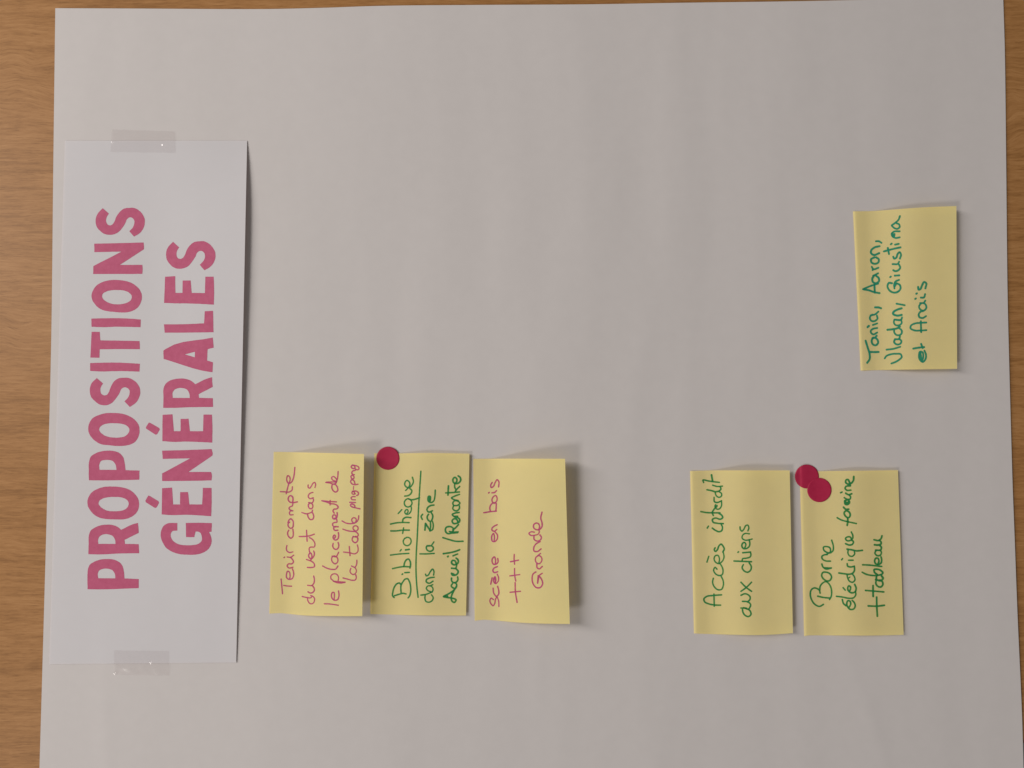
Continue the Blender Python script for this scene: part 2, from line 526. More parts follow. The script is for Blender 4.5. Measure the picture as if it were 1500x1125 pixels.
def inside(poly, x, y):
    c = False
    j = len(poly) - 1
    for i in range(len(poly)):
        a, b_ = poly[i], poly[j]
        if (a[1] > y) != (b_[1] > y) and x < (b_[0] - a[0]) * (y - a[1]) / (b_[1] - a[1]) + a[0]:
            c = not c
        j = i
    return c


def flat_shape(name, loops, mat, parent, place, step=4.0, wob=0.22):
    """filled outline (with holes) laid on a curved surface"""
    verts, edges = [], []
    for lp in loops:
        base = len(verts)
        for q in lp:
            w = Vector((noise.noise(Vector((q[0] * 0.35, q[1] * 0.35, 2))), noise.noise(Vector((q[0] * 0.35, q[1] * 0.35, 9))))) * wob
            verts.append(Vector((q[0], q[1])) + w)
        n = len(lp)
        edges += [(base + i, base + (i + 1) % n) for i in range(n)]
    outer = [tuple(v) for v in verts[:len(loops[0])]]
    holes = []
    b0 = len(loops[0])
    for lp in loops[1:]:
        holes.append([tuple(v) for v in verts[b0:b0 + len(lp)]])
        b0 += len(lp)
    xs = [v[0] for v in outer]; ys = [v[1] for v in outer]
    y = min(ys) + step / 2
    while y < max(ys):
        x = min(xs) + step / 2
        while x < max(xs):
            if inside(outer, x, y) and not any(inside(h, x, y) for h in holes):
                verts.append(Vector((x + 0.01, y)))
            x += step
        y += step
    v2, _, f2, *_ = delaunay_2d_cdt(verts, edges, [], 0, 1e-5)
    faces = []
    for f in f2:
        cx = sum(v2[i][0] for i in f) / len(f); cy = sum(v2[i][1] for i in f) / len(f)
        if inside(outer, cx, cy) and not any(inside(h, cx, cy) for h in holes):
            faces.append(tuple(reversed(f)))
    o = link_mesh(name, [place(v[0], v[1]) for v in v2], faces, mat, parent, True)
    # faces must look up
    me = o.data
    if sum(p.normal.z for p in me.polygons) < 0:
        me.flip_normals()
    return o


for k, ((ox, oy), loops) in enumerate(LETTERS):
    curves = []
    for lp in loops:
        pts = [(ox + p[0] / Z, oy + p[1] / Z) + tuple(p[2:]) for p in lp]
        curves.append(catmull(pts, 5, True))
    let = flat_shape("letter", curves, M_PRINT, title, lambda x, y: on_title(x, y, 0.00007))
    if k in ACCENTS:
        flat_shape("accent", [[Vector(q) for q in ACCENTS[k]]], M_PRINT, let, lambda x, y: on_title(x, y, 0.00007), 3.0, 0.0)

# ------------------------------------------------------------------ adhesive tape
def tape(corners, base_fn, label, seed, glints):
    def f(u, v):
        x, y = bilin(corners, u, v)
        x += 0.35 * noise.noise(Vector((u * 9, v * 9, seed)))
        y += 0.5 * noise.noise(Vector((u * 7, v * 7, seed + 5)))
        wr = 0.00010 * noise.noise(Vector((u * 6, v * 4, seed + 2))) + 0.00001 * noise.noise(Vector((u * 22, v * 12, seed + 3)))
        for (bu, bv, br, bh) in glints:
            d2 = ((u - bu) / br) ** 2 + ((v - bv) / (br * 2.4)) ** 2
            wr += bh * math.exp(-d2)
        return base_fn(x, y, 0.00030 + wr)
    vs, fs = grid(110, 50, f)
    o = link_mesh("tape_strip", vs, fs, M_TAPE)
    return tag(o, label, "tape", "clear tape holding the title strip")


def title_or_sheet(px, py, lift):
    u, v = inv_bilin(TC, px, py)
    h = title_h(min(max(u, 0), 1), min(max(v, 0), 1))
    d = max(-v, v - 1) * 765.0        # pixels beyond the strip's short edge
    k = 1.0 - smooth(0.0, 24.0, d)
    return on_sheet(px, py, h * k + lift)


tape([(164, 189.5), (256, 192.3), (257.5, 224), (161.5, 222.5)], title_or_sheet,
     "clear tape piece on the strip's short edge, beside the final S", 3.0, ((0.02, 0.52, 0.022, 0.00042), (0.81, 0.60, 0.025, 0.0003)))
tape([(166.5, 953), (247.5, 953.5), (248, 989.5), (167, 989)], title_or_sheet,
     "clear tape piece on the strip's short edge, below the first P", 11.0, ((0.03, 0.90, 0.022, 0.00042), (0.68, 0.46, 0.02, 0.00025)))


# ------------------------------------------------------------------ sticky notes
def note_fn(top, bot, H, hump, lip):
    """returns (place, uv->px) for a note; H height of free edge, hump extra bow (metres)"""
    slope_n = 60
    prof = [0.0]
    for i in range(slope_n):
        u = (i + 0.5) / slope_n
        s = smooth(0.10, 0.32, u) * (1.0 - 0.62 * smooth(0.34, 1.0, u))
        prof.append(prof[-1] + s / slope_n)
    tot = prof[-1]

    def px_of(u, v):
        a, b_ = poly_eval(top, u), poly_eval(bot, u)
        return a[0] + (b_[0] - a[0]) * v, a[1] + (b_[1] - a[1]) * v

    def h_of(u, v):
        uu = max(0.0, min(1.0, u))
        k = min(int(uu * slope_n), slope_n - 1)
        f = uu * slope_n - k
        k0, k1 = max(k - 1, 0), min(k + 2, slope_n)
        ma, mb = (prof[k + 1] - prof[k0]) / (k + 1 - k0), (prof[k1] - prof[k]) / (k1 - k)
        p = ((2 * f**3 - 3 * f**2 + 1) * prof[k] + (f**3 - 2 * f**2 + f) * ma
             + (-2 * f**3 + 3 * f**2) * prof[k + 1] + (f**3 - f**2) * mb) / tot
        h = H * p * (1.0 + 0.10 * (0.5 - v))
        h += hump * math.sin(math.pi * smooth(0.08, 1.0, uu)) ** 1.5 if hump else 0
        h += lip * smooth(0.0, 0.018, uu) * (1 - 1.0 * smooth(0.018, 0.17, uu))
        return h + 0.00035

    def uv_of(px, py):
        u, v = 0.5, 0.5
        for _ in range(10):
            x, y = px_of(u, v)
            e = 1e-3
            ue = u + e if u < 1 - e else u - e
            se = 1 if u < 1 - e else -1
            xu, yu = px_of(ue, v)
            xv, yv = px_of(u, v + e)
            a, c = se * (xu - x) / e, se * (yu - y) / e
            b_, d = (xv - x) / e, (yv - y) / e
            det = a * d - b_ * c
            rx, ry = px - x, py - y
            u += (d * rx - b_ * ry) / det
            v += (-c * rx + a * ry) / det
            u, v = max(0.0, min(1.0, u)), max(0.0, min(1.0, v))
        return u, v

    def place(px, py, lift=0.0):
        u, v = uv_of(px, py)
        return on_sheet(px, py, h_of(u, v) + lift)

    return px_of, h_of, place


def ribbon(strokes, mat, parent, place, width, name="handwritten_word"):
    """marker strokes: constant-width ribbons with round ends lying on the paper"""
    V, F = [], []
    for si, pts in enumerate(strokes):
        w = width
        if isinstance(pts, tuple):
            pts, w = pts[0], pts[1] * width
        if len(pts) == 1:
            p = pts[0]
            pts = [(p[0] - 0.45, p[1] + 0.35), (p[0] + 0.45, p[1] - 0.35)]
            w = w * 1.05
        c = catmull(pts, 7)
        # resample evenly
        res = [c[0]]
        acc = 0.0
        for a, b_ in zip(c, c[1:]):
            d = (b_ - a).length
            while d > 0 and acc + d >= 0.55:
                t = (0.55 - acc) / d
                a = a + (b_ - a) * t
                res.append(a.copy())
                d = (b_ - a).length
                acc = 0.0
            acc += d
        if (res[-1] - c[-1]).length > 0.15:
            res.append(c[-1])
        n = len(res)
        if n < 2:
            continue
        r = w / 2
        rows = []
        seed = random.random() * 50
        press = 0.93 + 0.16 * random.random()
        # caps: rows with shrinking width beyond both ends
        d0 = (res[0] - res[1]).normalized(); d1 = (res[-1] - res[-2]).normalized()
        seq = [(res[0] + d0 * r * s, math.sqrt(max(0, 1 - s * s)), -d0) for s in (0.97, 0.8, 0.5)]
        for i, p in enumerate(res):
            t = res[min(i + 1, n - 1)] - res[max(i - 1, 0)]
            seq.append((p, 1.0, t.normalized()))
        seq += [(res[-1] + d1 * r * s, math.sqrt(max(0, 1 - s * s)), d1) for s in (0.5, 0.8, 0.97)]
        m = len(seq)
        for i, (p, k, t) in enumerate(seq):
            nrm = Vector((-t.y, t.x))
            ww = r * k * press * (1.0 + 0.13 * noise.noise(Vector((i * 0.16, seed, 0))))
            lift = 0.00005 + 0.000012 * si % 0.00006 + 0.00003 * i / m
            for s in (-1, 1):
                e = 0.05 * noise.noise(Vector((i * 0.6, seed + s * 7, 3)))
                q = p + nrm * (s * (ww + e))
                rows.append(place(q.x, q.y, lift))
        base = len(V)
        V += rows
        for i in range(m - 1):
            a = base + 2 * i
            F.append((a, a + 1, a + 3, a + 2))
    o = link_mesh(name, V, F, mat, parent, True)
    if sum(p.normal.z for p in o.data.polygons) < 0:
        o.data.flip_normals()
    return o


def S(origin, *pts):
    return [(origin[0] + p[0] / Z, origin[1] + p[1] / Z) for p in pts]


def dup_words(words, mat, parent, place, width, bold={}):
    for k, w in enumerate(words):
        plus = len(w) in (2, 6) and all(len(q) <= 3 for q in w) and mat is not M_TEAL
        ribbon(w, mat, parent, place, width * bold.get(k, 1.0), "plus_sign" if plus else "handwritten_word")


GROUP = "yellow sticky notes with handwriting"


def make_note(top, bot, H, hump, lip, label):
    px_of, h_of, place = note_fn(top, bot, H, hump, lip)
    vs, fs = grid(90, 60, lambda u, v: (lambda q: on_sheet(q[0], q[1], h_of(u, v)))(px_of(u, v)))
    o = link_mesh("sticky_note", vs, fs, M_NOTE)
    tag(o, label, "sticky note", GROUP)
    return o, place


# ---- note 1
n1, p1 = make_note([(401,662),(420,662.2),(480,663.6),(533.2,665)], [(394.5,898.7),(412,898.2),(445,901.4),(480,902.4),(530.7,902.6)],
                   0.0125, 0.0, 0.0, "curling yellow note with four lines in pink ink, nearest the title strip")
A, B, D_, E, F_ = (400,810), (400,740), (450,810), (450,740), (450,670)
Cc = (400,670)
dup_words([
 [S(A,(132,430),(145,560),(155,672)), S(A,(175,535),(240,545),(305,548)),
  S(A,(272,428),(280,370),(262,310),(240,300),(222,345),(225,410),(260,435),(310,425),(338,370),(335,310),(318,262)),
  S(A,(325,235),(262,248),(232,215),(250,182),(310,178),(335,150),(320,110),(290,75)),
  S(A,(232,67),(290,70),(338,38)), S(A,(185,73)),
  S(B,(325,770),(270,780),(230,755),(218,710),(228,665))],
 [S(B,(258,412),(240,450),(255,515),(295,545),(325,520),(333,460),(325,395)),
  S(B,(272,280),(250,300),(252,350),(295,382),(322,365),(333,310),(322,250),(292,225),(262,245),(246,290)),
  S(Cc,(330,945),(280,945),(268,915),(285,885),(325,880)), S(Cc,(322,882),(280,865),(262,840),(280,815),(315,800),(325,765)),
  S(Cc,(400,733),(330,745),(275,735),(250,700),(255,655),(285,630),(315,645),(328,690),(320,740)),
  S(Cc,(120,565),(190,568),(265,570),(310,540),(318,485)),
  S(Cc,(215,600),(235,520),(260,430),(280,370),(268,315),(245,300),(225,345),(230,395),(258,430),(300,410),(335,340),(350,260),(358,165))],
 [S(A,(480,718),(560,735),(620,738),(640,718)), S(A,(565,735),(575,790),(610,835),(650,835),(680,795),(680,745),(650,712),(620,702)),
  S(A,(575,640),(610,660),(655,650),(680,610),(665,560),(640,535)), S(A,(570,533),(640,535),(670,500),(680,440),(668,380))],
 [S(A,(565,238),(630,240),(680,225),(680,185),(645,145),(600,125),(550,108)),
  S(B,(622,905),(640,840),(620,790),(590,810),(590,855),(625,885),(665,850),(680,790),(668,755)),
  S(B,(608,790),(595,740),(600,700),(630,690),(675,690),(690,650),(670,590),(620,545),(600,535)),
  S(B,(430,517),(520,515),(600,505),(678,478)), S(B,(550,415),(555,500),(560,595))],
 [S(Cc,(475,910),(560,930),(610,915),(640,900),(650,870)), S(Cc,(565,930),(580,985),(615,1025),(650,1020),(670,975),(655,925),(640,900)),
  S(Cc,(600,752),(580,790),(600,840),(635,845),(655,810),(640,765),(600,748)), S(Cc,(585,745),(645,748),(665,710),(655,668)),
  S(Cc,(660,665),(605,680),(580,650),(590,610),(625,585),(655,578)),
  S(Cc,(578,455),(578,490),(600,508),(630,475),(660,425),(685,412),(700,440),(690,495))],
 [S(A,(845,838),(920,840),(1000,850),(1075,862)),
  S(A,(1005,770),(1010,700),(1000,650),(980,650),(962,690),(975,750),(1015,780),(1060,770),(1085,710),(1078,625))],
 [S(D_,(430,465),(520,475),(625,482)), S(D_,(425,455),(390,420),(395,370),(435,345),(490,355),(515,400),(510,455)), S(D_,(440,470),(500,492),(560,495),(615,486)),
  S(D_,(255,215),(310,245),(400,270),(470,265),(505,215)),
  S(D_,(415,55),(400,100),(420,155),(460,180),(495,155),(505,105),(480,62),(440,47)), S(D_,(410,52),(480,60),(500,25),(518,-12)),
  S(E,(428,630),(420,670),(440,715),(475,730),(510,705),(520,655),(508,615)),
  S(E,(450,545),(465,512),(445,492),(427,520),(437,560),(465,575),(500,560),(518,500),(512,450)),
  S(E,(505,413),(450,412),(435,385),(442,360),(510,356)), S(E,(470,358),(440,355),(418,330),(422,300),(455,285),(488,280),(485,235)),
  S(E,(445,222),(475,205),(462,165),(438,160),(417,190),(430,225),(470,225),(495,170),(492,120)),
  S(F_,(445,920),(425,880),(440,855),(480,850),(510,825),(490,790),(440,768),(395,765)),
  S(F_,(240,715),(370,728),(480,733)), S(F_,(250,718),(320,738),(375,760)), S(F_,(378,710),(376,785))],
 [S(F_,(412,450),(405,490),(430,550),(465,572),(500,550),(495,490),(465,450),(430,440)), S(F_,(305,412),(380,425),(440,440),(470,425)), S(F_,(315,408),(400,405),(465,405)),
  S(F_,(470,425),(488,375),(470,345),(430,315),(402,330),(415,370),(460,390),(485,400)), S(F_,(470,430),(495,360),(505,300),(508,230))],
 [S(D_,(590,412),(660,430),(740,450),(790,445),(808,410),(800,360)),
  S(D_,(718,255),(705,300),(725,340),(765,355),(800,330),(808,280),(785,240)), S(D_,(730,215),(785,235),(815,180),(818,120))],
 [S(E,(598,772),(700,785),(790,800),(830,770),(838,710),(825,655)), S(E,(693,680),(700,760),(706,832)),
  S(E,(760,515),(740,555),(755,600),(795,618),(828,590),(830,540),(795,512)), S(E,(755,518),(820,520),(842,490),(820,455),(790,435)),
  S(E,(588,395),(660,420),(740,432),(800,430),(835,400),(830,355),(795,340),(760,355),(755,390),(790,425)),
  S(E,(575,260),(640,295),(710,305),(770,300)), S(E,(770,300),(740,270),(735,230),(765,207),(800,220),(805,260),(780,295)), S(E,(770,300),(820,270),(845,220),(848,175))],
 [S(F_,(870,848),(790,830),(730,810),(712,790),(722,770),(760,775),(785,800),(780,828)), S(F_,(700,740),(795,745)),
  S(F_,(792,700),(735,692),(722,668),(740,650),(790,648)),
  S(F_,(790,600),(755,608),(735,585),(748,562),(775,575),(785,605)), S(F_,(745,560),(800,555),(840,580),(840,615),(815,628)),
  (S(F_,(765,478),(760,530)),0.8),
  S(F_,(835,442),(780,450),(730,430),(715,395),(730,370),(770,385),(785,430)), S(F_,(728,345),(720,312),(745,295),(770,320),(760,355),(735,350)),
  S(F_,(775,285),(745,278),(735,245),(755,222),(790,215)),
  S(F_,(740,180),(725,155),(745,128),(780,145),(785,175),(755,185)), S(F_,(745,128),(800,135),(850,165),(850,195),(820,205),(790,190))],
], M_PINK, n1, p1, 2.0)

# ---- note 2
n2, p2 = make_note([(548.5,664),(585,664.2),(630,663.6),(687.6,664.6)], [(542.4,899.4),(566,900),(626,901.4),(682.6,901.6)],
                   0.0022, 0.0014, 0.00030, "yellow note with green underlined top line, between two pink-ink notes")
G_, H_, I_, J_, K_, L_ = (560,810), (560,740), (560,670), (600,810), (600,740), (600,670)
dup_words([
 [S(G_,(200,705),(280,680),(340,665),(390,675)), S(G_,(195,735),(172,710),(175,640),(200,560),(245,505),(285,497),(310,530)),
  S(G_,(310,655),(305,600),(310,530),(340,475),(380,430),(415,425),(445,470),(465,550),(465,650),(445,715),(425,740)),
  S(G_,(370,325),(445,320)), S(G_,(330,350)),
  S(G_,(170,258),(260,238),(350,225),(460,230)), S(G_,(355,225),(365,170),(395,115),(430,100),(455,130),(465,190),(455,250)),
  S(H_,(135,823),(280,805),(435,795)), S(H_,(380,738),(445,728)), S(H_,(293,755),(311,733)),
  S(H_,(370,545),(345,590),(365,650),(410,668),(455,645),(475,590),(455,545),(410,530),(372,548)),
  S(H_,(140,425),(220,425),(330,412),(445,412)), S(H_,(350,375),(335,465)),
  S(H_,(135,312),(230,292),(330,285),(440,288)), S(H_,(335,280),(340,235),(375,205),(470,205)),
  S(I_,(400,930),(425,890),(410,858),(385,870),(370,905),(390,935),(430,935),(470,890),(478,830),(470,800)), S(I_,(262,925),(320,862)),
  S(I_,(470,705),(430,680),(390,695),(362,745),(380,800),(420,818),(465,800),(490,750),(472,708)), S(I_,(425,682),(475,698),(540,690),(612,665)),
  S(I_,(368,638),(425,630),(475,590),(485,545),(455,515)), S(I_,(385,545),(432,498)),
  S(I_,(432,500),(455,440),(435,395),(405,380),(375,410),(370,455),(400,490),(440,500),(490,455),(512,400),(495,328))],
 [S(J_,(185,695),(260,685),(330,660),(375,640)), S(J_,(258,690),(252,750),(272,800),(315,812),(370,785),(388,735),(360,690)),
  S(J_,(350,640),(300,620),(275,580),(300,545),(350,545),(385,590),(375,635),(345,655)), S(J_,(380,522),(335,545)),
  S(J_,(385,465),(320,500),(275,475),(275,445),(320,415),(405,400)),
  S(J_,(262,350),(275,378),(300,370),(340,310),(380,265),(400,300),(395,365))],
 [S(K_,(170,803),(280,803),(405,795)), S(K_,(330,668),(285,672),(275,710),(300,750),(345,760),(385,735),(388,695),(355,668)), S(K_,(282,675),(350,668),(400,605))],
 [(S(K_,(252,410),(262,302)),1.15), (S(K_,(262,302),(300,360),(338,422)),1.15), (S(K_,(335,425),(345,350),(342,285)),1.0), S(K_,(335,425),(375,405),(388,360),(385,300),(372,262)),
  S(K_,(310,150),(288,195),(305,245),(345,268),(372,230),(378,165),(355,120)), S(K_,(215,150),(190,185),(210,235)),
  S(L_,(375,880),(310,900),(285,865),(300,825),(345,795),(400,785)),
  S(L_,(335,730),(345,690),(335,640),(315,640),(300,680),(310,725),(350,745),(395,720),(415,650),(422,540)), S(L_,(322,650),(330,720))],
 [S(J_,(560,722),(630,735),(700,745),(765,775),(735,815),(700,795),(685,740),(700,680),(735,610)), S(J_,(560,714),(610,690),(680,650),(740,600),(772,550)),
  S(J_,(570,718),(625,712)),
  S(J_,(705,508),(685,540),(715,575),(755,582),(775,540),(762,500),(725,490)), S(J_,(690,415),(690,455),(720,488),(770,480),(795,435),(790,395)),
  S(J_,(690,335),(700,360),(740,368),(790,340),(800,305),(760,255)), S(J_,(712,340),(735,352)), S(J_,(690,252),(760,250),(775,205)),
  S(J_,(772,190),(745,130),(705,125),(690,160),(715,190),(770,188),(802,150),(790,105),(765,85)),
  S(K_,(715,835),(755,818),(790,805)), S(K_,(632,845)), S(K_,(555,800),(680,780),(760,760),(825,735))],
 [S(K_,(548,535),(660,570),(760,595),(880,595))],
 [S(K_,(800,440),(720,445),(655,435)), S(K_,(790,452),(700,460),(620,465),(592,430),(600,370),(650,352),(700,365),(725,400),(705,440)), S(K_,(712,405),(760,370),(805,320)),
  S(K_,(800,290),(770,230),(730,225),(700,260),(720,300),(770,300),(820,270),(825,240),(790,200)), S(K_,(795,205),(740,190),(702,155),(750,130),(815,120)), S(K_,(735,185),(790,182)),
  S(L_,(720,810),(710,840),(740,875),(785,878),(820,840),(820,800)), S(L_,(725,795),(712,755),(735,718),(790,720),(828,755),(795,788),(730,795)),
  S(L_,(800,712),(722,692),(690,670),(740,640),(820,610)),
  S(L_,(595,585),(700,580),(820,570)), (S(L_,(640,470),(632,620)),1.15),
  S(L_,(825,480),(775,528),(752,560)), S(L_,(765,535),(742,490),(742,445)),
  S(L_,(745,435),(775,400),(770,345),(740,330),(712,370),(730,420),(790,430),(840,380),(832,330),(800,305))],
], M_GREEN, n2, p2, 2.25, {2: 1.0, 3: 1.06, 4: 1.12, 5: 1.08, 6: 1.1})
ribbon([[(616.5,690.3),(614.2,725.1),(613.2,742),(612.0,769),(611,790),(609.8,810),(609.3,829),(609.8,848),(611,863),(612.4,875)]], M_GREEN, n2, p2, 2.2, "underline_stroke")

# ---- note 3
n3, p3 = make_note([(693.3,672.2),(750,671.8),(790,671.9),(827.7,672)], [(695.4,909.2),(710.8,907.8),(757,911.7),(792,913.4),(834.7,914.1)],
                   0.0145, 0.0, 0.0, "curling yellow note with pink ink and three plus signs")
M_, N_, O_ = (705,810), (705,740), (705,680)
dup_words([
 [S(M_,(200,768),(160,745),(143,775),(165,845),(195,870),(218,840),(235,760),(258,718)), S(M_,(258,715),(285,790),(290,882)),
  S(M_,(195,580),(205,660),(250,715),(285,680),(285,610),(268,548)),
  S(M_,(155,515),(178,410)), S(M_,(228,495),(240,440),(225,390),(205,420),(207,480),(235,505),(275,470),(285,410),(262,350)), S(M_,(222,415),(232,480)),
  S(M_,(270,310),(210,322),(190,290),(205,255),(265,225)),
  S(M_,(232,180),(232,100),(215,65),(185,90),(178,140),(200,185),(240,185),(275,150),(270,90))],
 [S(N_,(212,595),(215,510),(200,465),(180,490),(170,550),(185,595),(220,600),(260,560),(265,490),(225,440)), S(N_,(255,400),(215,430),(175,410),(180,375),(215,345),(262,322))],
 [S(O_,(40,800),(130,785),(250,772)), S(O_,(150,775),(140,720),(165,660),(190,640),(240,640),(245,700),(240,770)),
  S(O_,(192,640),(175,590),(200,535),(235,515),(258,550),(245,620),(210,645)), S(O_,(175,472),(220,465),(250,435)), S(O_,(125,470)),
  S(O_,(180,300),(155,350),(165,385),(195,370),(230,300),(262,255),(285,280),(285,375))],
 [S(M_,(558,490),(562,640),(590,815)), S(M_,(475,648),(560,640),(645,632)), S(M_,(548,255),(550,370),(568,465)), S(M_,(470,378),(550,368),(632,357)),
  S(M_,(543,25),(540,110),(548,185)), S(M_,(480,145),(615,118))],
 [S(M_,(900,312),(855,345),(838,430),(860,520),(910,572),(970,570),(1010,510),(990,430),(950,375)), S(M_,(1005,335),(955,372),(942,430),(928,500)), S(M_,(938,372),(928,490)),
  S(N_,(1005,1010),(950,1050),(920,1030),(915,968)),
  S(N_,(940,830),(900,860),(890,900),(910,950),(950,965),(990,930),(995,870),(962,835),(930,832)), S(N_,(925,838),(975,795)),
  S(N_,(985,720),(920,765),(870,755),(865,700),(900,640),(970,600)),
  S(N_,(868,505),(870,560),(910,590),(965,580),(990,530),(965,490)), S(N_,(875,445),(820,440),(785,465),(810,495),(880,495),(940,475),(955,430),(950,410)),
  S(N_,(945,408),(960,350),(940,305),(905,295),(865,320),(865,375),(910,405),(960,400),(1000,350),(1000,290),(980,220),(1000,115))],
], M_PINK, n3, p3, 2.05)

# ---- note 4
n4, p4 = make_note([(1011,690.1),(1046,689.1),(1100,689),(1156.8,689)], [(1016.6,927.8),(1046,928.9),(1102,930.3),(1130,929.6),(1161.5,927.5)],
                   0.0054, 0.0024, 0.00060, "dotless yellow note with two lines in green ink, beside the two overlapping dots")
P_, Q_, R_ = (1020,820), (1020,750), (1020,685)
dup_words([
 [S(P_,(400,748),(300,745),(200,725),(135,690),(125,645),(170,605),(260,590),(415,578)), S(P_,(290,565),(295,765)),
  S(P_,(280,305),(268,370),(300,450),(360,495),(410,490),(445,420),(440,340),(410,275)), S(P_,(340,155),(310,125),(285,165),(310,225),(380,260),(425,245),(440,190),(420,110),(390,65)),
  S(Q_,(372,840),(380,770),(355,715),(315,720),(292,770),(320,830),(370,850),(420,820),(455,750),(440,650)), S(Q_,(175,825),(205,730)),
  S(Q_,(310,590),(295,620),(315,650),(345,625),(375,555),(405,530),(445,570),(460,610),(435,660))],
 [S(Q_,(262,265),(320,305),(375,325),(415,310),(430,250),(405,195)), S(Q_,(180,265),(200,232)), S(Q_,(445,192),(340,185),(275,165),(265,125),(310,100),(400,118),(435,90),(412,48),(370,22)),
  S(R_,(75,725),(160,740),(260,745),(390,745)), S(R_,(280,790),(262,740),(290,690),(320,645)), S(R_,(318,612),(308,640),(332,650),(342,622)), S(R_,(315,640),(330,680),(375,682),(410,640),(415,545)),
  S(R_,(410,550),(340,575),(302,565),(292,490)),
  S(R_,(310,410),(330,465),(375,490),(415,465),(415,430),(375,395)), (S(R_,(175,365),(260,382),(310,397),(375,388)),1.1), S(R_,(375,388),(405,350),(395,318)), S(R_,(270,290),(340,310),(430,305)),
  S(R_,(120,245),(108,210),(200,220),(280,232),(380,243)), (S(R_,(250,120),(268,225)),1.15)],
 [S(P_,(760,820),(770,870),(810,920),(860,935),(900,900),(890,850),(855,810)), S(P_,(735,795),(800,800),(860,815),(890,770)), S(P_,(775,790),(830,800)),
  S(P_,(885,780),(895,745),(880,715),(840,692),(760,685)), S(P_,(840,695),(885,650),(885,610),(850,575),(800,560),(735,585)),
  S(P_,(735,370),(820,455),(910,520)), S(P_,(910,370),(825,455),(735,520))],
 [S(P_,(775,80),(755,125),(790,185),(845,205),(895,170),(905,110),(870,50)), S(Q_,(620,808),(720,812),(910,820)), S(Q_,(755,800),(762,772),(820,762),(890,735),(900,700),(890,665)), S(Q_,(765,672),(895,660)), S(Q_,(690,660)),
  S(Q_,(800,590),(815,530),(790,500),(760,520),(750,560),(775,600),(830,600),(875,560),(880,500),(870,455)), S(Q_,(920,445),(860,462),(790,460),(755,430),(765,380),(800,355),(875,360)),
  S(Q_,(720,245),(725,290),(750,315),(785,280),(815,225),(845,215),(865,260),(850,310))],
], M_GREEN, n4, p4, 2.3)

